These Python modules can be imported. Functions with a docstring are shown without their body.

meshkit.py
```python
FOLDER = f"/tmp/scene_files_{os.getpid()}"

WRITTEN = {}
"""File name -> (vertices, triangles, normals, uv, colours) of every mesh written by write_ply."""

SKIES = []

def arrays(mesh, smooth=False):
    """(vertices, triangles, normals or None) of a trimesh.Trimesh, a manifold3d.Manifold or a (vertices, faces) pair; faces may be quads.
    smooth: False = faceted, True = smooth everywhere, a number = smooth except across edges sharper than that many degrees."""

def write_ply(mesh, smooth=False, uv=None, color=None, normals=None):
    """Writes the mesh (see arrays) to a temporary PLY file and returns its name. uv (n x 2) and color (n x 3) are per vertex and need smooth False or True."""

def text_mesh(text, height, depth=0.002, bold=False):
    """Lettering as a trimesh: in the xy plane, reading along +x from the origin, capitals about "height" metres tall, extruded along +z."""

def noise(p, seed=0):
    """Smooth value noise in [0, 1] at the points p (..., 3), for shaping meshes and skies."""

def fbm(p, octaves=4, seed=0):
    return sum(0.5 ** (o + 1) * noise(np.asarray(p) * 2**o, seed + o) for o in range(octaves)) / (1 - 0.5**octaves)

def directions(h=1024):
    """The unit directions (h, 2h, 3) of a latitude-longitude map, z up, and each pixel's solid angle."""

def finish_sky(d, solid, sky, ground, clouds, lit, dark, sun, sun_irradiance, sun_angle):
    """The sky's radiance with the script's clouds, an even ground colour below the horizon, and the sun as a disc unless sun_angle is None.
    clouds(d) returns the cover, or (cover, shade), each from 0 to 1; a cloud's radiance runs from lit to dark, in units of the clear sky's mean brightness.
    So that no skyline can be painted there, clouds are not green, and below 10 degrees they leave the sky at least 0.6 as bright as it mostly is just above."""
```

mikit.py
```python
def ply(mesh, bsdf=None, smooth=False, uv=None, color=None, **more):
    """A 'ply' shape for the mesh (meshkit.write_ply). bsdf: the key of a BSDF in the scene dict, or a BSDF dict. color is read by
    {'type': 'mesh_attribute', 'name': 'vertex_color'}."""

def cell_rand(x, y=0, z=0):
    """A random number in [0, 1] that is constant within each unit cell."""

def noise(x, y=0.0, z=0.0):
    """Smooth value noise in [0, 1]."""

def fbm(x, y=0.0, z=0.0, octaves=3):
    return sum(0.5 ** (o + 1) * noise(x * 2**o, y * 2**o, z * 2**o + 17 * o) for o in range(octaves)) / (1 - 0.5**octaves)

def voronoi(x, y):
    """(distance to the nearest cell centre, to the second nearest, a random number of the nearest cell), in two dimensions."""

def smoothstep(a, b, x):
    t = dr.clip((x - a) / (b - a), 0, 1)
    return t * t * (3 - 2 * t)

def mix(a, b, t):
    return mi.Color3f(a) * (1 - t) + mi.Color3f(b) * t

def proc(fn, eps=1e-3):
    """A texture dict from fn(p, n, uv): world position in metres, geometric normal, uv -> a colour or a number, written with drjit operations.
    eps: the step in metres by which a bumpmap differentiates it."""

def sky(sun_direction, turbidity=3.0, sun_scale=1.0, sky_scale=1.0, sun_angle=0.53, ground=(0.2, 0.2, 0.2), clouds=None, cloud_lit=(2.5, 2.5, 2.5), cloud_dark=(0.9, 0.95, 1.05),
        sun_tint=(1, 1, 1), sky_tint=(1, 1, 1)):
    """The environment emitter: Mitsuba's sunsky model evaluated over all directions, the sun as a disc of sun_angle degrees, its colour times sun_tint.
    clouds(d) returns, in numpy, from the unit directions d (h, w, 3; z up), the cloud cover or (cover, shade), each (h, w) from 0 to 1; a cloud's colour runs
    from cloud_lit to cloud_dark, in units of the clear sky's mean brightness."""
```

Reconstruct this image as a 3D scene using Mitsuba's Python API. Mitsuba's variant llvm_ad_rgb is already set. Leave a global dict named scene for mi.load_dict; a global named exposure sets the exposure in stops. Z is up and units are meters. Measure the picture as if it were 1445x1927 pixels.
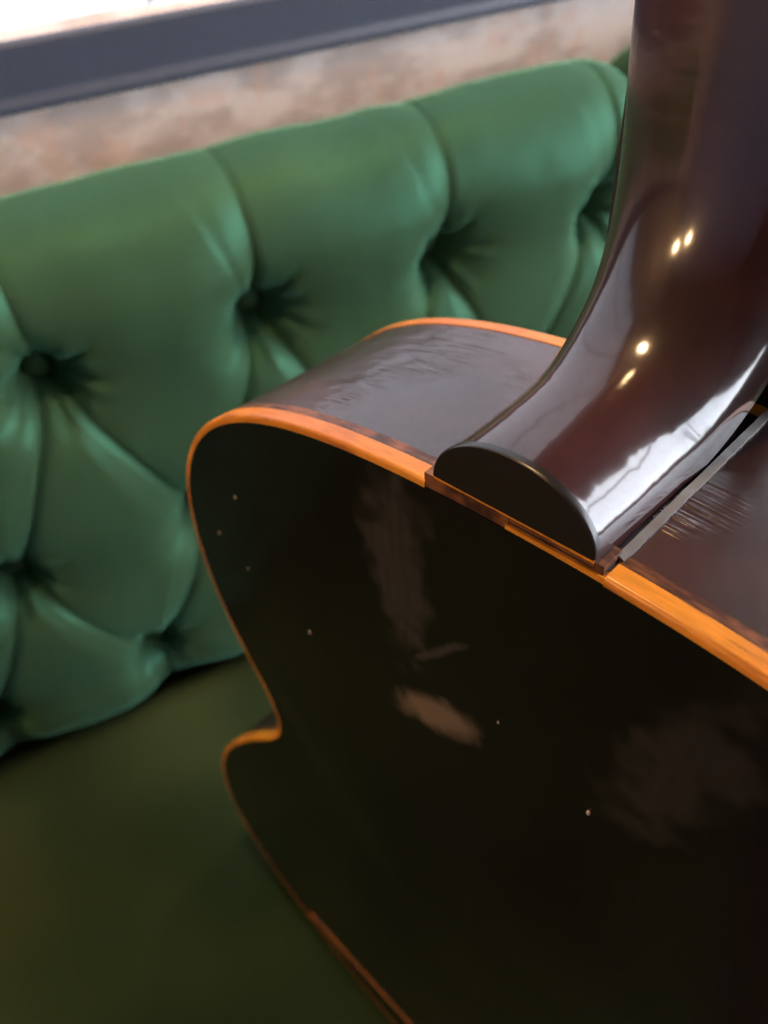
import math, random
import numpy as np, trimesh, mitsuba as mi, mikit, meshkit
import drjit as dr
from scipy.interpolate import splprep, splev, CubicSpline
from mikit import noise, fbm, smoothstep, mix, cell_rand

random.seed(4); rng = np.random.default_rng(4)
scene, labels = {}, {}
ST = mi.ScalarTransform4f

# ------------------------------------------------------------------ scale: Q metres per sofa unit, K metres per guitar unit
Q, K = 0.757, 0.62
SEAT = 0.45
Z0 = SEAT + 0.4244 * Q                       # height of the upper row of buttons
def sofa_pt(x, y, z): return np.array([x * Q, y * Q, Z0 + z * Q])

# ------------------------------------------------------------------ camera
cam = sofa_pt(0.0081, -0.50853, 0.42769)
RIGHT, DOWN, FWD = np.array([0.87463926, -0.48386517, 0.02967606]), np.array([-0.37389273, -0.71228384, -0.5940168]), np.array([0.30856182, 0.50845474, -0.80390508])
scene['camera'] = {'type': 'thinlens', 'fov': 2 * math.degrees(math.atan(722.5 / 1447)), 'fov_axis': 'x',
                   'aperture_radius': 0.0012, 'focus_distance': 0.172, 'near_clip': 0.01, 'far_clip': 60,
                   'to_world': ST().look_at(origin=cam.tolist(), target=(cam + FWD).tolist(), up=(-DOWN).tolist())}
exposure = 6.1

# ------------------------------------------------------------------ sky seen through the shop windows
def cover(d): return np.full(d.shape[:2], 0.85), 0.15 + 0.5 * meshkit.fbm(d * 2.5, 4)
scene['sky'] = mikit.sky((0.55, -0.2, 0.8), turbidity=4, sun_scale=0.0, sky_scale=1.0, ground=(0.22, 0.21, 0.2), clouds=cover,
                         cloud_lit=(1.95, 2.02, 2.13), cloud_dark=(1.04, 1.08, 1.17))

# ------------------------------------------------------------------ materials
def bsdf(name, d, two=True):
    scene[name] = {'type': 'twosided', 'bsdf': d} if two else d
    return name
def rgb(*c): return {'type': 'rgb', 'value': list(c)}
def principled(col, rough, **k): return {'type': 'principled', 'base_color': rgb(*col) if isinstance(col, tuple) else col, 'roughness': rough, **k}
def bump(d, fn, scale, eps=4e-4): return {'type': 'bumpmap', 'arbitrary': mikit.proc(fn, eps), 'scale': scale, 'bsdf': d}

def velvet_col(p, n, uv):
    return mix((0.021, 0.033, 0.0095), (0.033, 0.051, 0.015), smoothstep(0.3, 0.7, fbm(p.x * 11, p.y * 11, p.z * 11, 2)))
def seat_col(p, n, uv):
    a = fbm(p.x * 9, p.y * 9, p.z * 9, 2)
    return mix((0.020, 0.026, 0.008), (0.040, 0.049, 0.015), smoothstep(0.3, 0.7, a))
PILE_DENSITY = 46.0
PILE = principled((0.067, 0.25, 0.165), 0.52, metallic=1.0)
scene['velvet'] = {'type': 'twosided', 'bsdf': {'type': 'blendbsdf', 'weight': 0.20, 'a': principled(mikit.proc(velvet_col), 0.8, specular=0.1, sheen=0.6, sheen_tint=0.8), 'b': PILE}}
scene['velvet_seat'] = {'type': 'twosided', 'bsdf': {'type': 'blendbsdf', 'weight': 0.07, 'a': principled(mikit.proc(seat_col), 0.85, specular=0.1), 'b': PILE}}
bsdf('dark_wood', principled((0.02, 0.012, 0.008), 0.4))

def lacquer_col(p, n, uv):
    g = fbm(p.x * 30, p.y * 30, p.z * 30, 3)
    return mix((0.018, 0.0062, 0.0066), (0.042, 0.0145, 0.0155), smoothstep(0.35, 0.7, g))
def scratch(p, n, uv):                                   # fine crackle running with the grain, and dents
    a = noise(uv.x * 60 + 3 * fbm(uv.x * 40, uv.y * 40, 0, 2), uv.y * 1100, 1.5)
    m = smoothstep(0.52, 0.75, fbm(uv.x * 22, uv.y * 22, 4.0, 3))
    return a * m + 0.5 * noise(uv.x * 160, uv.y * 160, 3.0) * m
def ripple(p, n, uv):
    w = noise(p.x * 260, p.y * 260, p.z * 90)
    fine = noise(uv.x * 420, uv.y * 160 + 4 * noise(uv.x * 60, uv.y * 60, 1.0), 2.0)
    return (0.7 * w + 0.8 * fine) * smoothstep(0.42, 0.72, fbm(p.x * 40, p.y * 40, p.z * 40, 2))
bsdf('rib_lacquer', bump(principled(mikit.proc(lacquer_col), 0.28, specular=0.95, clearcoat=0.7, clearcoat_gloss=0.9), scratch, 0.0005, 3e-4))
bsdf('neck_lacquer', bump(principled(mikit.proc(lacquer_col), 0.11, specular=0.6, clearcoat=1.0, clearcoat_gloss=0.99), ripple, 0.00005, 3e-4))

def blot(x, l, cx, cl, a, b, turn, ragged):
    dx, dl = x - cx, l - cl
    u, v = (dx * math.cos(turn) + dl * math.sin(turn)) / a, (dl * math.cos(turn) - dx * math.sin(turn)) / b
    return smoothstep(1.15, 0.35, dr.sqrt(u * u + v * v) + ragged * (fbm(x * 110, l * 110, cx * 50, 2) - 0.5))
def back_col(p, n, uv):                                  # guitar units: across, along; pale grey and brown patches over mottled black
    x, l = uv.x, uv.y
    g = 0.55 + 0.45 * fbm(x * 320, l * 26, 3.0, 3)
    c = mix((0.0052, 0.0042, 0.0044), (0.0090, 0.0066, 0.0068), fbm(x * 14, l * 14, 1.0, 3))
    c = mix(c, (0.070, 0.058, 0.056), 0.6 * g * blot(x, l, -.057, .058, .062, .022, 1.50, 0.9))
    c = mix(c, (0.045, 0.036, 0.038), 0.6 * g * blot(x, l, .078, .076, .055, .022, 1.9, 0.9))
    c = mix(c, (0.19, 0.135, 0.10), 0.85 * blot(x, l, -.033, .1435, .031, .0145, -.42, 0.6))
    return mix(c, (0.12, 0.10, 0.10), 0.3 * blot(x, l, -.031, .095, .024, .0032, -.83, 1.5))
def back_rough(p, n, uv):
    return 0.13 + 0.10 * fbm(uv.x * 12, uv.y * 40, 1.0, 3)
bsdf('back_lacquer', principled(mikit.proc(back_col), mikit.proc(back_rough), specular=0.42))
bsdf('cap_lacquer', principled((0.016, 0.012, 0.0115), 0.26, specular=0.5))

def bind_col(p, n, uv):
    g = fbm(uv.x * 60, uv.y * 400, 0.5, 3)
    h = fbm(uv.x * 16, uv.y * 30, 2.5, 3)
    c = mix((0.58, 0.20, 0.020), (0.84, 0.33, 0.026), smoothstep(0.3, 0.7, h))
    piece = cell_rand(dr.floor(uv.x / 0.17 + 0.35), 3.0, 1.0)          # the strip is pieced
    c = c * mix((1.0, 1.0, 1.0), (0.90, 0.72, 0.95), piece)
    d = smoothstep(0.58, 0.72, fbm(uv.x * 45, uv.y * 260, 7.0, 3))
    return mix(c * (0.62 + 0.6 * g), (0.30, 0.085, 0.02), 0.55 * d)
bsdf('binding', principled(mikit.proc(bind_col), 0.35, specular=0.5, clearcoat=0.4, clearcoat_gloss=0.85))
def strip_col(p, n, uv):
    g = fbm(uv.x * 90, uv.y * 300, 0.5, 3)
    return mix((0.05, 0.014, 0.006), (0.20, 0.07, 0.022), smoothstep(0.35, 0.7, g))
bsdf('strip', principled(mikit.proc(strip_col), 0.4, specular=0.5))
bsdf('heel_groove', principled(mikit.proc(strip_col), 0.5))
bsdf('seam_edge', principled((0.11, 0.095, 0.085), 0.45))
bsdf('top_wood', principled((0.25, 0.12, 0.05), 0.3, clearcoat=0.6))
bsdf('ebony', principled((0.012, 0.010, 0.010), 0.4))

def plaster_col(p, n, uv):
    a = fbm(p.x * 30, p.z * 48, 1.0, 4); b = fbm(p.x * 70 + 9, p.z * 40, 3.0, 3)
    c = mix((0.48, 0.37, 0.33), (0.68, 0.56, 0.51), smoothstep(0.3, 0.7, a))
    return mix(c, (0.62, 0.38, 0.28), 0.4 * smoothstep(0.52, 0.72, b))
bsdf('plaster', principled(mikit.proc(plaster_col), 0.7))
bsdf('slate_paint', principled((0.046, 0.056, 0.088), 0.5))
bsdf('bulb_glass', principled((0.8, 0.8, 0.8), 0.2))
bsdf('ceiling_paint', principled((0.22, 0.20, 0.18), 0.8))
bsdf('wall_paint', principled((0.25, 0.20, 0.17), 0.7))
bsdf('dark_wall', principled((0.05, 0.045, 0.04), 0.7))
bsdf('blue_wall', principled((0.20, 0.20, 0.30), 0.7))
bsdf('window_metal', principled((0.02, 0.02, 0.022), 0.4))
scene['pane_glass'] = {'type': 'thindielectric', 'int_ior': 1.5}
def plank_col(p, n, uv): return mix((0.03, 0.018, 0.011), (0.055, 0.034, 0.02), noise(p.x * 3, p.y * 40))
bsdf('floor_wood', principled(mikit.proc(plank_col), 0.35))

# ------------------------------------------------------------------ helpers
def add(key, mesh, mat, smooth=30, uv=None):
    scene[key] = mikit.ply(mesh, mat, smooth=smooth if uv is None else True, uv=uv)
def box(lo, hi):
    lo, hi = np.minimum(lo, hi), np.maximum(lo, hi)
    m = trimesh.creation.box(extents=hi - lo); m.apply_translation((lo + hi) / 2); return m
def bevel_box(lo, hi, r):
    import manifold3d as m3
    lo, hi = np.asarray(lo, float), np.asarray(hi, float)
    s = m3.Manifold.sphere(r, 20)
    return m3.Manifold.batch_hull([s.translate([x, y, z]) for x in (lo[0] + r, hi[0] - r) for y in (lo[1] + r, hi[1] - r) for z in (lo[2] + r, hi[2] - r)])
def grid_faces(nu, nv, cu=False, cv=False):
    a, b = np.meshgrid(np.arange(nu if cu else nu - 1), np.arange(nv if cv else nv - 1), indexing='ij')
    i = lambda x, y: (x % nu) * nv + (y % nv)
    q = np.stack([i(a, b), i(a + 1, b), i(a + 1, b + 1), i(a, b + 1)], -1).reshape(-1, 4)
    return np.vstack([q[:, [0, 1, 2]], q[:, [0, 2, 3]]])
def label(key, text, cat=None, group=None, kind=None):
    labels[key] = {k: v for k, v in dict(label=text, category=cat, group=group, kind=kind).items() if v}

# ------------------------------------------------------------------ the room
XL, XR, YF, YB, ZT = -2.4, 2.4, -3.4, 0.16 * Q, 2.9
zb0, zb1 = Z0 + 0.1245 * Q, Z0 + 0.171 * Q            # the slate rail on the wall behind the sofa
add('floor', box((XL, YF, -0.06), (XR, YB + .1, 0)), 'floor_wood'); label('floor', 'dark plank floor of the room', kind='structure')
add('ceiling', box((XL, YF, ZT), (XR, YB + .1, ZT + .06)), 'ceiling_paint'); label('ceiling', 'pale ceiling', kind='structure')
add('wall_back', box((XL, YB, 0), (XR, YB + .1, zb1 - .002)), 'plaster'); label('wall_back', 'mottled pinkish brown plaster wall low behind the sofa', kind='structure')
WT, WX0, WX1 = 1.55, -0.25, 2.1
add('wall_back__upper_wall', trimesh.util.concatenate([box((XL, YB, WT), (XR, YB + .1, ZT)), box((XL, YB, zb1 - .002), (WX0, YB + .1, WT)), box((WX1, YB, zb1 - .002), (XR, YB + .1, WT))]), 'wall_paint')
scene['blind_cloth'] = {'type': 'principledthin', 'base_color': rgb(.25, .258, .27), 'roughness': .9, 'diff_trans': 1.7, 'spec_trans': 0.0}
nb = 12; bw = (WX1 - WX0) / nb
for k in range(nb):
    x0 = WX0 + k * bw
    q = np.array([(x0 - .003, YB + .018, zb1 - .001), (x0 + bw + .003, YB + .0245, zb1 - .001), (x0 + bw + .003, YB + .0245, WT), (x0 - .003, YB + .018, WT)])
    add('window_2__blind_slat' + (f'_{k:03d}' if k else ''), trimesh.Trimesh(q, [(0, 1, 2), (0, 2, 3)], process=False), 'blind_cloth')
add('window_2', trimesh.util.concatenate([box((WX0, YB + .055, zb1 - .002), (WX0 + .05, YB + .095, WT)), box((WX1 - .05, YB + .055, zb1 - .002), (WX1, YB + .095, WT)), box((WX0, YB + .055, WT - .05), (WX1, YB + .095, WT))]), 'window_metal')
label('window_2', 'window with white vertical blinds above the slate rail', kind='structure')
add('window_2__pane', trimesh.Trimesh([(WX0, YB + .075, zb1), (WX1, YB + .075, zb1), (WX1, YB + .075, WT), (WX0, YB + .075, WT)], [(0, 1, 2), (0, 2, 3)], process=False), 'pane_glass')
# rail: flat face and a lip along its lower edge
pr = np.array([(0, zb0), (.0083, zb0), (.0085, zb0 + .0015), (.0083, zb0 + .004), (.0062, zb0 + .0075), (.0058, zb0 + .0095), (.0056, zb1 - .0015), (.0045, zb1), (0, zb1)])
v = np.array([(x, YB - a, z) for x in (XL, XR) for a, z in pr]); m_ = len(pr)
f = [(i, (i + 1) % m_, (i + 1) % m_ + m_) for i in range(m_)] + [(i, (i + 1) % m_ + m_, i + m_) for i in range(m_)]
add('trim_1', trimesh.Trimesh(v, np.array(f)[:, ::-1], process=False), 'slate_paint', 20); label('trim_1', 'dark slate blue rail between plaster wall and white window blinds', kind='structure')
add('wall_left', box((XL - .1, YF, 0), (XL, YB + .1, ZT)), 'blue_wall'); label('wall_left', 'dusky blue wall to the left', kind='structure')

def window(n, wall, o, u, w, z0, z1, bars, text):
    """a glazed opening: o its lower corner on the floor plan, u the direction along the wall, w its width"""
    key = f'window_{n}'; o, u = np.array(o, float), np.array(u, float)
    nrm = np.array([-u[1], u[0]])
    def bar(a0, a1, h0, h1, t=.03):
        c = [o + u * a + nrm * s for a in (a0, a1) for s in (-t, t)]
        c = np.array(c); return box((*c.min(0), h0), (*c.max(0), h1))
    b = .035
    add(key, trimesh.util.concatenate([bar(0, w, z0, z0 + 2 * b), bar(0, w, z1 - 2 * b, z1), bar(0, 2 * b, z0, z1), bar(w - 2 * b, w, z0, z1)]), 'window_metal')
    label(key, text, kind='structure')
    k = 0
    for i in range(1, bars):
        add(f'{key}__mullion' + (f'_{k:03d}' if k else ''), bar(w * i / bars - .025, w * i / bars + .025, z0, z1, .025), 'window_metal'); k += 1
    for i in range(bars):
        a0, a1 = o + u * (w * i / bars), o + u * (w * (i + 1) / bars)
        q = np.array([(*a0, z0), (*a1, z0), (*a1, z1), (*a0, z1)])
        add(f'{key}__pane' + (f'_{i:03d}' if i else ''), trimesh.Trimesh(q, [(0, 1, 2), (0, 2, 3)], process=False), 'pane_glass')
# right wall: large window; front wall: a window toward the right
W1 = (-3.2, -0.1, 0.82, 2.7)
add('wall_right', trimesh.util.concatenate([box((XR, YF, 0), (XR + .1, W1[0], ZT)), box((XR, W1[1], 0), (XR + .1, YB + .1, ZT)), box((XR, W1[0], 0), (XR + .1, W1[1], W1[2])), box((XR, W1[0], W1[3]), (XR + .1, W1[1], ZT))]), 'wall_paint')
label('wall_right', 'painted wall with the large shop window', kind='structure')
window(1, 'wall_right', (XR + .05, W1[0]), (0, 1), W1[1] - W1[0], W1[2], W1[3], 3, 'tall shop window in the right wall')
add('wall_front', box((XL, YF - .1, 0), (XR, YF, ZT)), 'dark_wall'); label('wall_front', 'dark wall opposite the sofa', kind='structure')

# ------------------------------------------------------------------ tufted velvet sofa
S = 0.18                                                  # column spacing, sofa units
prof = np.array([(.010, -.436), (-.034, -.412), (-.057, -.386), (-.052, -.36), (-.040, -.275), (-.027, -.1875), (-.013, -.09), (0, 0), (.003, .040), (.017, .074), (.045, .089), (.074, .078), (.094, .045), (.100, .0), (.100, -.09)])
t_ = np.r_[0, np.cumsum(np.linalg.norm(np.diff(prof, axis=0), axis=1))]
PY, PZ = CubicSpline(t_, prof[:, 0]), CubicSpline(t_, prof[:, 1])
ROW = [t_[7], t_[5], t_[3]]; VB, VT = t_[0], t_[-1]
def seg_dist(x, v, a, b):
    a, b = np.array(a), np.array(b); d = b - a
    t = np.clip(((x - a[0]) * d[0] + (v - a[1]) * d[1]) / (d @ d), 0, 1)
    nx, nv = x - a[0] - t * d[0], v - a[1] - t * d[1]
    return np.hypot(nx, nv), t, np.sign((x - a[0]) * d[1] - (v - a[1]) * d[0])

def tufting(x, v, i0, i1):
    """height of the padding above the tufting plane, and the buttons (column, row)"""
    h = np.full(x.shape, 0.034)
    buttons = [(i, 0) for i in range(i0, i1 + 1)] + [(i + .5, 1) for i in range(i0 - 1, i1 + 1)] + [(i, 2) for i in range(i0, i1 + 1)]
    valley = np.zeros(x.shape); crease = np.zeros(x.shape); dip = np.zeros(x.shape)
    def seam(a, b, ends, deep=1.0):
        d, t, side = seg_dist(x, v, a, b)
        near = np.exp(-t * np.linalg.norm(np.subtract(b, a)) / .045) * (1 if ends[0] else 0) + np.exp(-(1 - t) * np.linalg.norm(np.subtract(b, a)) / .045) * (1 if ends[1] else 0)
        g = deep * (.55 + .9 * near) * (1 if ends[1] or a[1] > b[1] else np.clip(1 - (v - ROW[0] - .04) / .14, .35, 1))
        left = side * np.sign(a[1] - b[1]) > 0               # the padding left of a seam is rounded steeply over the tuck, right of it it falls gently
        np.maximum(valley, g * np.where(left, .0105 * np.exp(-(d / .019) ** 2.0), .0105 * np.exp(-(d / .036) ** 1.1)), out=valley)
        np.maximum(crease, g * (.0075 * np.exp(-(d / .0042) ** 1.5) - .0022 * (side > 0) * np.exp(-((d - .009) / .006) ** 2)), out=crease)
    for c, r in buttons:
        p0 = (c * S, ROW[r])
        if r < 2:
            for s in (-.5, .5): seam(p0, ((c + s) * S, ROW[r + 1]), (1, 1))
        if r == 0: seam(p0, ((c - .02) * S, VT), (1, 0), .8)
        if r == 2: seam(p0, (c * S, VB), (1, 0), .8)
        dx, dv = x - p0[0], v - p0[1]; rr = np.hypot(dx, dv); th = np.arctan2(dv, dx)
        k1, k2 = rng.uniform(0, 6.28, 2)
        pleat = .0030 * (np.sin(9 * th + k1) + .6 * np.sin(15 * th + k2)) * np.exp(-(((rr - .030) / .016) ** 2))
        lw = .5 - .5 * np.cos(th - .35)                     # 1 on the left of the button
        R_, p_ = .030 + .004 * lw, 1.15 + 1.15 * lw ** 1.5
        np.maximum(dip, .048 * np.exp(-(rr / R_) ** p_) + .016 * np.exp(-(rr / .017) ** 2) + pleat * (1 - .5 * lw), out=dip)
    h = h - .010 * np.clip((v - ROW[0] - .05) / .07, 0, 1) - valley - crease - dip
    h = h * np.clip((v - VB) / .05, 0, 1) ** .6              # the lower edge is pulled in
    lump = meshkit.fbm(np.stack([x * 14, v * 14, x * 0], -1), 3, 5) - .5
    return h + .005 * lump, buttons

def backrest(x0, x1, i0, i1, close, r=.055):
    """a padded back from x0 to x1 (sofa units); close = which end is rounded off: +1 right, -1 left"""
    step = .0019 / Q
    xs = np.arange(x0, x1 + step, step)
    vs = np.arange(VB, VT, step)
    end = x1 if close > 0 else x0
    back = np.zeros(len(xs))
    e = np.clip(r - np.abs(end - xs), 0, r); back = r - np.sqrt(np.maximum(r * r - e * e, 0))
    cols = list(xs); bk = list(back)
    order = 1 if close > 0 else 0
    extra = np.linspace(r, .085, 12)[1:]
    if close > 0: cols += [end] * len(extra); bk += list(extra)
    else: cols = [end] * len(extra) + cols; bk = list(extra[::-1]) + bk
    X, V = np.meshgrid(cols, vs, indexing='ij'); B = np.array(bk)[:, None]
    h, buttons = tufting(X, V, i0, i1)
    y, z = PY(V), PZ(V); dy, dz = PY(V, 1), PZ(V, 1); ln = np.hypot(dy, dz)
    ny, nz = -dz / ln, dy / ln
    H = h - B
    P = np.stack([X, y + ny * H, z + nz * H], -1) * Q + [0, 0, Z0]
    f = grid_faces(len(cols), len(vs))
    m = trimesh.Trimesh(P.reshape(-1, 3), f, process=False)
    if (m.face_normals[:, 1] * m.area_faces).sum() > 0: m.invert()
    return m, buttons

def button_mesh(c, r):
    v = ROW[r]; base = np.array([c * S, PY(v), PZ(v)]); d = np.array([0, PY(v, 1), PZ(v, 1)]); d /= np.linalg.norm(d)
    nn = np.array([0, -d[2], d[1]])
    m = trimesh.creation.icosphere(2, 1.0)
    M = np.eye(4); M[:3, :3] = np.stack([np.array([1, 0, 0]) * .0115 * Q, d * .0115 * Q, nn * .005 * Q], 1); M[:3, 3] = (base - nn * .020) * Q + [0, 0, Z0]
    if np.linalg.det(M[:3, :3]) < 0: m.invert()
    m.apply_transform(M); return m

def sofa(key, x0, x1, i0, i1, close, text, r=.055):
    m, buttons = backrest(x0, x1, i0, i1, close, r)
    add(key + '__backrest', m, 'velvet', True)
    # the pile: a millimetre of upright fibres, scattering light as a thin layer of fuzz
    sh = trimesh.Trimesh(m.vertices + m.vertex_normals * .0012, m.faces, process=False)
    scene[key + '__velvet_pile'] = {**mikit.ply(sh, None, smooth=True), 'bsdf': {'type': 'null'}, 'interior': {'type': 'homogeneous', 'sigma_t': PILE_DENSITY, 'albedo': rgb(.35, .85, .58)}}
    k = 0
    for c, r in buttons:
        if not (x0 + .02 < c * S < x1 - .02): continue
        add(key + '__button' + (f'_{k:03d}' if k else ''), button_mesh(c, r), 'velvet', True); k += 1
    a, b = x0 * Q, x1 * Q
    # seat cushion: a soft slab with rounded edges and a slight crown
    nx, ny = int((b - a) / .012), 60
    U, T_ = np.meshgrid(np.linspace(0, 1, nx), np.linspace(0, 1, ny), indexing='ij')
    yb, yf = -.050 * Q, -.050 * Q - .57
    ed = .04
    def roll(d): return np.where(d < ed, ed - np.sqrt(np.maximum(ed ** 2 - (ed - np.minimum(d, ed)) ** 2, 0)), 0)
    tx = (1 - np.cos(np.pi * T_)) / 2
    Y = yb + (yf - yb) * tx; Xx = a + (b - a) * U
    dist = np.minimum(np.minimum(yb - Y, Y - yf), np.minimum(Xx - a, b - Xx))
    Zs = SEAT - .004 - roll(dist) + .006 * (meshkit.fbm(np.stack([Xx * 6, Y * 6, Xx * 0], -1), 2, 3) - .5)
    top = np.stack([Xx, Y, Zs], -1)
    ring = np.r_[top[:, 0], top[-1, 1:], top[-2::-1, -1], top[0, -2:0:-1]]
    low = ring.copy(); low[:, 2] = SEAT - .15
    nv = nx * ny
    idx = np.arange(nv).reshape(nx, ny); ri = np.r_[idx[:, 0], idx[-1, 1:], idx[-2::-1, -1], idx[0, -2:0:-1]]
    L = len(ri); li = nv + np.arange(L)
    f = list(grid_faces(nx, ny))
    f += [(ri[i], ri[(i + 1) % L], li[(i + 1) % L]) for i in range(L)] + [(ri[i], li[(i + 1) % L], li[i]) for i in range(L)]
    c0 = nv + L
    f += [(li[i], li[(i + 1) % L], c0) for i in range(L)]
    V = np.vstack([top.reshape(-1, 3), low, [[(a + b) / 2, (yb + yf) / 2, SEAT - .15]]])
    sm = trimesh.Trimesh(V, np.array(f), process=False); trimesh.repair.fix_normals(sm)
    add(key + '__seat_cushion', sm, 'velvet_seat', 50)
    add(key + '__base', bevel_box((a + .004, yf + .03, .10), (b - .004, .10 * Q, SEAT - .152), .008), 'velvet_seat')
    k = 0
    for x in (a + .08, b - .08):
        for y in (yf + .08, .06 * Q):
            leg = trimesh.creation.cone(radius=.028, height=.16, sections=24); leg.apply_transform(trimesh.transformations.rotation_matrix(np.pi, [1, 0, 0])); leg.apply_translation([x, y, .16])
            leg = leg.slice_plane([0, 0, .0], [0, 0, 1], cap=False)
            leg = trimesh.creation.revolve(np.array([(0, 0), (.016, 0), (.026, .11), (0, .11)]), sections=24); leg.apply_translation([x, y, 0])
            add(key + '__leg' + (f'_{k:03d}' if k else ''), leg, 'dark_wood'); k += 1
    label(key, text, 'sofa')
XE = 3.30 * S
sofa('tufted_sofa', -5.4 * S, XE, -6, 3, 1, 'green velvet sofa with deep buttoned back behind the guitar')
sofa('tufted_sofa_001', XE + .006, XE + .006 + 4.5 * S, 4, 9, -1, 'second green velvet sofa section, just peeping out beside the guitar neck', .035)

# ------------------------------------------------------------------ the guitar: local x across (right), y along (to the tail), z from back to front; units of K
GO = cam + K * np.array([0.1195296, 0.11324892, -0.21835386])
GX, GY, GZ = -np.array([-0.29357405, 0.93191378, -0.21295771]), np.array([-0.0320738, -0.23225105, -0.97212691]), np.array([0.95539811, 0.27856087, -0.09807289])
def G(p): p = np.asarray(p, float); return GO + K * (p[..., :1] * GX + p[..., 1:2] * GY + p[..., 2:3] * GZ)
def gmesh(v, f): return trimesh.Trimesh(G(v), np.asarray(f), process=False)
D = 0.1255                                                # depth of the body
half = [(0, 0), (.0347, .0004), (.0585, .0018), (.0833, .0042), (.1148, .0095), (.147, .0178), (.189, .039), (.2143, .062), (.2331, .0905), (.2425, .1225), (.2463, .1652), (.2394, .2069), (.2206, .2587), (.2061, .287), (.2025, .2995), (.2003, .310), (.2003, .3235), (.2056, .3405), (.2170, .358), (.2461, .3905), (.2811, .4328), (.3097, .4722), (.3306, .5103), (.3437, .5453), (.351, .590), (.344, .6475), (.2936, .72), (.2114, .779), (.1095, .8145), (0, .824)]
hp = np.array(half); loop = np.vstack([hp, hp[-2:0:-1] * [-1, 1]])
loop = np.vstack([loop, loop[:1]])
tck, _ = splprep(loop.T, s=4e-6, per=True)
NO = 720
OUT = np.stack(splev(np.linspace(0, 1, NO, endpoint=False), tck), 1); OUT = (OUT + (np.roll(OUT[::-1], 1, axis=0) * [-1, 1])) / 2
tan = np.roll(OUT, -1, 0) - np.roll(OUT, 1, 0); tan /= np.linalg.norm(tan, axis=1, keepdims=True)
NRM = np.stack([tan[:, 1], -tan[:, 0]], 1)                # outward
if (NRM * (OUT - [0, .42])).sum() < 0: NRM = -NRM
PER = np.r_[0, np.cumsum(np.linalg.norm(np.diff(OUT, axis=0), axis=1))]

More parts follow.
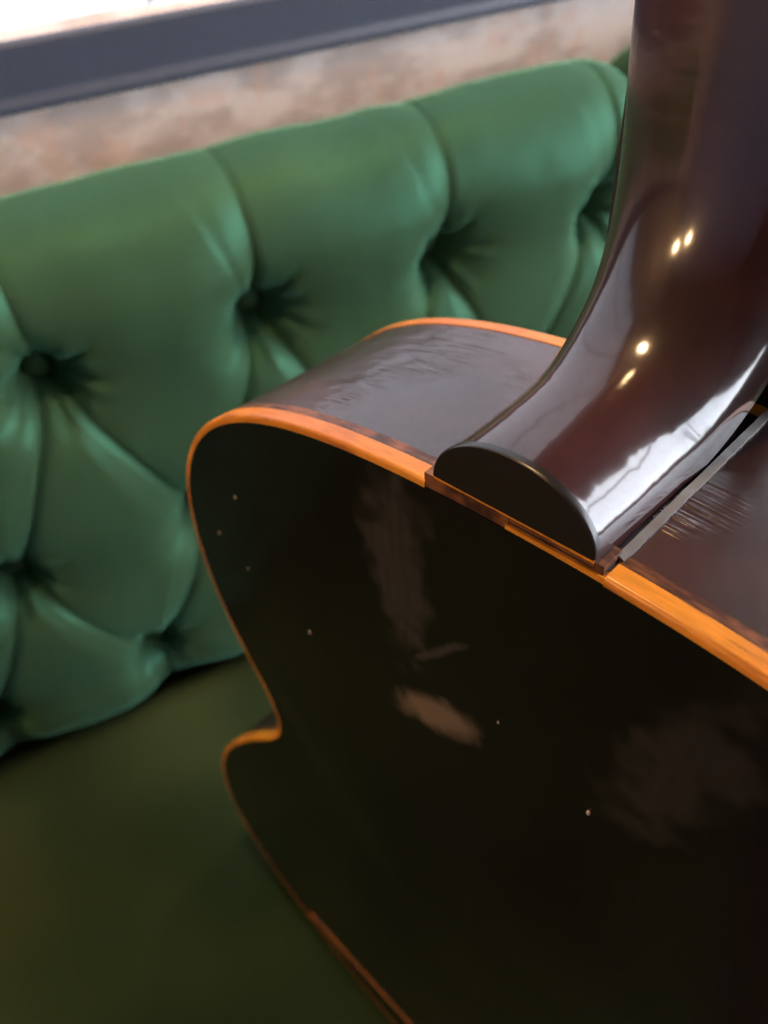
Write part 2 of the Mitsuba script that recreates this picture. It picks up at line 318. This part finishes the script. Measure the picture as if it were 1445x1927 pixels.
def strip(section, sel=None, closed=True, caps=True):
    """sweeps a section [(outward offset, z)] along the body outline (or the run sel of it)"""
    idx = np.arange(NO) if sel is None else sel
    sec = np.array(section); P = []
    for o, z in sec: P.append(np.c_[OUT[idx] + NRM[idx] * o, np.full(len(idx), z)])
    P = np.stack(P, 1); n, m = P.shape[:2]
    f = grid_faces(n, m, cu=sel is None, cv=closed)
    sl = np.r_[0, np.cumsum(np.linalg.norm(np.diff(sec, axis=0), axis=1))]
    uv = np.stack(np.meshgrid(PER[idx], sl, indexing='ij'), -1).reshape(-1, 2)
    if sel is not None and caps:
        for e in (0, n - 1):
            b = e * m
            f = np.vstack([f, [(b, b + i, b + i + 1) for i in range(1, m - 1)]])
    return P.reshape(-1, 3), f, uv
def add_strip(key, section, mat, sel=None, closed=True, angle=35):
    P, f, uv = strip(section, sel, closed)
    m = gmesh(P, f); trimesh.repair.fix_normals(m) if sel is not None or closed else None
    # split the section's edges so that they stay crisp while uv is kept
    tm = trimesh.Trimesh(m.vertices, m.faces, process=False)
    add_uv(key, tm, uv, mat, angle)
def add_uv(key, m, uv, mat, angle=35):
    """mesh with uv whose edges sharper than angle are split"""
    mm = trimesh.Trimesh(m.vertices, m.faces, process=False)
    key3 = np.c_[m.vertices, uv]
    tagged = trimesh.graph.smooth_shade(trimesh.Trimesh(m.vertices, m.faces, process=False, vertex_attributes={}), angle=np.radians(angle), facet_minarea=None)
    # nearest original vertex gives the uv back
    from scipy.spatial import cKDTree
    _, j = cKDTree(m.vertices).query(tagged.vertices)
    scene[key] = mikit.ply(tagged, mat, smooth=True, uv=uv[j])

BH, SH = .0085, .0138                                     # height of the binding, and of the dark strip above it
heel_w = .0346
start = np.argmin(np.abs(OUT[:, 0] + heel_w) + 10 * (OUT[:, 1] > .05)); stop = np.argmin(np.abs(OUT[:, 0] - heel_w) + 10 * (OUT[:, 1] > .05))
# run of the outline that leaves out the heel
run = np.arange(NO); inside = (np.abs(OUT[:, 0]) < heel_w + .0012) & (OUT[:, 1] < .05)
first = next(i for i in range(NO) if not inside[i] and inside[i - 1]); run = np.array([(first + i) % NO for i in range(NO - inside.sum())])
bind_sec = [(.0006, BH), (.0006, .0016), (-.0001, .0005), (-.0012, .0000), (-.0034, -.0001), (-.0036, .0009), (-.0036, BH)]
add_strip('guitar__back_binding', bind_sec, 'binding', run)
add_strip('guitar__edge_strip', [(.0004, SH), (.0004, BH + .0002), (-.003, BH + .0002), (-.003, SH)], 'strip', run)
add_strip('guitar__top_binding', [(.0006, D), (.0006, D - .0075), (-.004, D - .0075), (-.004, D + .0006), (-.0006, D + .0006)], 'binding')
# ribs
zz = np.linspace(.004, D - .004, 24)
P, f, uv = strip([(0.0, z) for z in zz], None, False)
m = gmesh(P, f)
if ((m.triangles_center - G([0, .42, D / 2])) * m.face_normals).sum() < 0: m.invert()
scene['guitar__ribs'] = mikit.ply(m, 'rib_lacquer', smooth=True, uv=uv)
# back and top plates: rings between the outline and the middle, gently arched
def plate(z0, arch, inset, thick_sign):
    c = np.array([0, .43]); ts = 1 - np.linspace(0, 1, 40) ** 1.3
    edge = OUT - NRM * inset
    V, UV = [], []
    for t in ts[:-1]:
        q = c + t * (edge - c); e = np.clip((1 - t) / .75, 0, 1); V.append(np.c_[q, np.full(NO, z0 + thick_sign * arch * (e * e * (3 - 2 * e)))]); UV.append(q)
    V = np.vstack(V + [[[*c, z0 + thick_sign * arch]]]); UV = np.vstack(UV + [[c]])
    nr = len(ts) - 1
    f = [((i * NO + j), i * NO + (j + 1) % NO, (i + 1) * NO + (j + 1) % NO) for i in range(nr - 1) for j in range(NO)] + [((i * NO + j), (i + 1) * NO + (j + 1) % NO, (i + 1) * NO + j) for i in range(nr - 1) for j in range(NO)]
    f += [((nr - 1) * NO + j, (nr - 1) * NO + (j + 1) % NO, nr * NO) for j in range(NO)]
    return V, np.array(f), UV
V, f, UV = plate(.0002, .008, .0030, -1)
m = gmesh(V, f)
if (m.face_normals @ GZ * m.area_faces).sum() > 0: m.invert()
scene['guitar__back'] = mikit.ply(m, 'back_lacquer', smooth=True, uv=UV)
V, f, UV = plate(D, .010, .003, 1)
m = gmesh(V, f)
if (m.face_normals @ GZ * m.area_faces).sum() < 0: m.invert()
scene['guitar__soundboard'] = mikit.ply(m, 'top_wood', smooth=True, uv=UV)
# thin binding-coloured strip across the back at the lower bout
xs = np.linspace(-.235, .235, 60); yy = .740 - .10 * np.maximum(np.abs(xs) - .12, 0) ** 1.5
P = np.stack([np.c_[xs, yy + a, xs * 0 + z] for a, z in ((-.0022, .004), (-.0022, -.0062), (.0022, -.0062), (.0022, .004))], 1)
f = grid_faces(60, 4, cv=True); f = np.vstack([f, [(0, 1, 2), (0, 2, 3), (236, 237, 238), (236, 238, 239)]])
e_ = 1 - np.hypot(xs, yy - .43) / .39
P[:, 1:3, 2] = (-.0012 - .008 * (lambda q: q * q * (3 - 2 * q))(np.clip(e_ / .75, 0, 1)))[:, None]
m = gmesh(P.reshape(-1, 3), f); trimesh.repair.fix_normals(m)
add_uv('guitar__cross_line', m, np.repeat(np.c_[xs, xs * 0], 4, 0), 'binding', 30)

# heel and neck: sections swept along the ridge, from the cap on the back to the neck
ridge = np.array([(.0290, .0), (.0292, .012), (.0300, .030), (.0330, .050), (.0410, .070), (.0560, .085), (.0780, .0945), (.110, .0985), (.20, .1000), (.40, .100), (.60, .100)])   # (up the neck, z)
rs = np.r_[0, np.cumsum(np.linalg.norm(np.diff(ridge, axis=0), axis=1))]
RL, RZ = CubicSpline(rs, ridge[:, 0]), CubicSpline(rs, ridge[:, 1])
tip = rs[-1]
ss = np.r_[np.linspace(0, rs[7], 90), np.linspace(rs[7], tip, 60)[1:]]
WID = lambda s: np.interp(s, [0, .05, .10, .16, .30, tip], [heel_w, .0358, .0405, .0455, .0490, .047])
BUL = lambda s: np.interp(s, [0, .03, .06, .09, .13, .2, tip], [.0245, .026, .032, .036, .030, .024, .022])
ph = np.linspace(-np.pi / 2, np.pi / 2, 41)
rows = []
for s in ss:
    dl, dz = RL(s, 1), RZ(s, 1); ln = math.hypot(dl, dz); dl, dz = dl / ln, dz / ln
    nl, nz = -dz, dl                                       # inward normal: toward the body / the fingerboard
    w, b = WID(s), BUL(s)
    sec = [(w * np.sin(a), b * (1 - np.cos(a))) for a in ph]
    sec = [(-w, b + .004)] + sec + [(w, b + .004)]
    rows.append([(x, -(RL(s) + nl * e), RZ(s) + nz * e) for x, e in sec])
P = np.array(rows); n, m_ = P.shape[:2]
P[..., 2] = np.minimum(P[..., 2], D)
P[..., 1] = np.where(P[..., 2] < D - .03, np.minimum(P[..., 1], .004), P[..., 1])
f = grid_faces(n, m_, cv=True)
ha = P.reshape(-1, 3)
m = gmesh(ha, f)
uvh = np.stack(np.meshgrid(ss, np.linspace(0, .1, m_), indexing='ij'), -1).reshape(-1, 2)
if ((m.triangles_center - G(np.array([0, -.0, .06]))) * m.face_normals).sum() < 0: m.invert()
hn = int(np.searchsorted(ss, rs[5]))
def sub(rows0, rows1, key):
    k = slice(rows0, rows1); Q_ = P[k]; g = grid_faces(Q_.shape[0], m_, cv=True)
    me = gmesh(Q_.reshape(-1, 3), g)
    nrm = me.face_normals; cen = me.triangles_center - G(np.array([0, *Q_[..., 1:].reshape(-1, 2).mean(0)]))
    if (cen * nrm).sum() < 0: me.invert()
    add_uv(key, me, uvh.reshape(n, m_, 2)[k].reshape(-1, 2), 'neck_lacquer', 50)
sub(0, n, 'guitar__neck')
# heel cap: a thin black plate with a rounded rim
capo = np.array([(heel_w * np.sin(a), -.0045 - .0245 * np.cos(a)) for a in ph])
def cap_ring(scale, z): q = (capo - [0, -.0045]) * scale + [0, -.0045]; return np.c_[q, np.full(len(q), z)]
C = [cap_ring(1.012, .0030), cap_ring(1.012, .0008), cap_ring(1.0, 0.0), cap_ring(.985, -.0003)]
V = np.vstack(C + [[[0, -.0045, -.0003]]]); nc = len(capo)
f = []
for i in range(3):
    for j in range(nc - 1): f += [(i * nc + j, i * nc + j + 1, (i + 1) * nc + j + 1), (i * nc + j, (i + 1) * nc + j + 1, (i + 1) * nc + j)]
f += [(3 * nc + j, 3 * nc + j + 1, 4 * nc) for j in range(nc - 1)]
f += [(0, nc, nc - 1), (nc, 2 * nc - 1, nc - 1), (nc, 2 * nc, 2 * nc - 1), (2 * nc, 3 * nc - 1, 2 * nc - 1), (2 * nc, 3 * nc, 3 * nc - 1), (3 * nc, 4 * nc - 1, 3 * nc - 1)]
m = gmesh(V, f); trimesh.repair.fix_normals(m)
if (m.face_normals @ GZ * m.area_faces).sum() > 0: m.invert()
add('guitar__heel_cap', m, 'cap_lacquer', 40)
# recessed strips of the binding under the heel cap
def prism(x0, x1, l0, l1, z0, z1, jag=0.0, nseg=40, mat=None):
    xs = np.linspace(x0, x1, nseg); cur = .33 * xs ** 2
    j0 = jag * (rng.random(nseg) - .5)
    P = np.stack([np.c_[xs, l0 + cur * 0, xs * 0 + z0], np.c_[xs, l1 + cur + j0, xs * 0 + z0], np.c_[xs, l1 + cur + j0, xs * 0 + z1], np.c_[xs, l0 + cur * 0, xs * 0 + z1]], 1)
    f = grid_faces(nseg, 4, cv=True); e = (nseg - 1) * 4
    f = np.vstack([f, [(0, 1, 2), (0, 2, 3), (e, e + 1, e + 2), (e, e + 2, e + 3)]])
    m = gmesh(P.reshape(-1, 3), f); trimesh.repair.fix_normals(m)
    return m, np.repeat(np.c_[xs, xs * 0], 4, 0) + np.tile(np.array([(0, 0), (0, .003), (0, .006), (0, .009)]), (nseg, 1))
e = heel_w + .001
for key, xa, xb, l0, l1, z, mat, jag in (('guitar__heel_strip', -heel_w, heel_w, -.0046, -.0029, .0004, 'binding', .0003), ('guitar__heel_groove', -e - .004, 0, -.0030, .0042, .0006, 'heel_groove', .0014),
                                        ('guitar__heel_groove_001', -.001, e + .0024, -.0030, .0012, .0010, 'heel_groove', .0006), ('guitar__heel_strip_001', -.0012, e + .004, .0010, .0036, .0003, 'binding', .0006)):
    m, uvp = prism(xa, xb, l0, l1, z, .012, jag); add_uv(key, m, uvp, mat, 30)
# glue line edging along the joint of heel and rib, on both sides
for k, s in enumerate((1, -1)):
    x0 = s * .0385; xs = np.array([x0 - s * .0012, x0 + s * .0016]); yb = .33 * .036 ** 2
    zs = np.linspace(.010, D - .002, 60)
    wob = .00025 * (rng.random(60) - .5)
    P = np.stack([np.c_[np.full(60, xs[0]), np.full(60, yb - .0022) + wob, zs], np.c_[np.full(60, xs[1]) + wob * 2, np.full(60, yb - .0011), zs], np.c_[np.full(60, xs[1]), np.full(60, yb + .004), zs], np.c_[np.full(60, xs[0]), np.full(60, yb + .004), zs]], 1)
    f = grid_faces(60, 4, cv=True); q = 59 * 4; f = np.vstack([f, [(0, 1, 2), (0, 2, 3), (q, q + 1, q + 2), (q, q + 2, q + 3)]])
    m = gmesh(P.reshape(-1, 3), f); trimesh.repair.fix_normals(m)
    add('guitar__heel_joint' + (f'_{k:03d}' if k else ''), m, 'seam_edge', 20)
# fingerboard and headstock (turned away from the camera)
def gbox(x0, x1, y0, y1, z0, z1):
    c = np.array([(x, y, z) for x in (x0, x1) for y in (y0, y1) for z in (z0, z1)], float)
    m = trimesh.convex.convex_hull(G(c)); return m
add('guitar__fingerboard', gbox(-.0470, .0470, -.60, .16, D + .0005, D + .011), 'ebony')
add('guitar__headstock', gbox(-.055, .055, -.86, -.592, .098, .126), 'neck_lacquer')
fl = []
for x, l, r in ((-.1821, .0862, .0011), (-.2114, .1306, .0011), (-.1861, .1443, .0009), (-.130, .1582, .0012), (.053, .1301, .0014), (.0042, .1134, .0008)):
    b = trimesh.creation.icosphere(1, 1.0); e_ = np.clip((1 - math.hypot(x / .34, (l - .43) / .43)) / .75, 0, 1)
    b.vertices = b.vertices * [r * .7, r * 1.3, r * .5] + [x, l, -.0006 - .008 * e_ * e_ * (3 - 2 * e_)]; fl.append(b)
m = trimesh.util.concatenate(fl); m.vertices = G(m.vertices); bsdf('lint', principled((.45, .36, .30), .9))
add('guitar__dust', m, 'lint', True); labels['guitar__dust'] = {'label': 'pale specks of dust on the black back', 'kind': 'stuff'}
label('guitar', 'dark glossy guitar standing on the sofa seat, seen from its black back at the heel', 'guitar')
label('guitar__back', 'glossy black back'); label('guitar__back_binding', 'orange wooden binding around the back'); label('guitar__top_binding', 'orange binding of the far edge')
label('guitar__ribs', 'dark reddish brown sides'); label('guitar__heel_cap', 'black half round heel cap'); label('guitar__edge_strip', 'worn dark brown strip along the binding')

# ------------------------------------------------------------------ pendant lamps with warm bulbs
def pendant(key, p, text, power):
    p = np.array(p, float)
    b = trimesh.creation.icosphere(3, .03); b.apply_translation(p)
    scene[key + '__bulb'] = mikit.ply(b, 'bulb_glass', smooth=True, emitter={'type': 'area', 'radiance': rgb(*(np.array([1.0, .62, .30]) * power))})
    s = trimesh.creation.revolve(np.array([(0, .045), (.022, .045), (.026, .06), (.026, .11), (.012, .12), (0, .12)]), sections=32); s.apply_translation(p)
    add(key + '__socket', s, 'window_metal')
    c = trimesh.creation.cylinder(radius=.004, height=ZT - p[2] - .118, sections=10); c.apply_translation([p[0], p[1], (ZT + p[2] + .118) / 2])
    add(key + '__cord', c, 'window_metal')
    label(key, text, 'lamp', 'pendant lamps over the room')
for k, (x, where) in enumerate(((.42, 'rightmost of the row over the sofa'), (.06, 'straight above the guitar'), (-.70, 'second from the left over the sofa'), (-1.25, 'leftmost of the row over the sofa'))):
    pendant('pendant_lamp' + (f'_{k:03d}' if k else ''), (x, (-.03, -.14, -.12, -.24)[k], (1.38, 1.38, 1.24, 1.36)[k]), 'bare warm bulb on a cord, ' + where, (2.3, 2.3, 2.3, 6.0)[k])
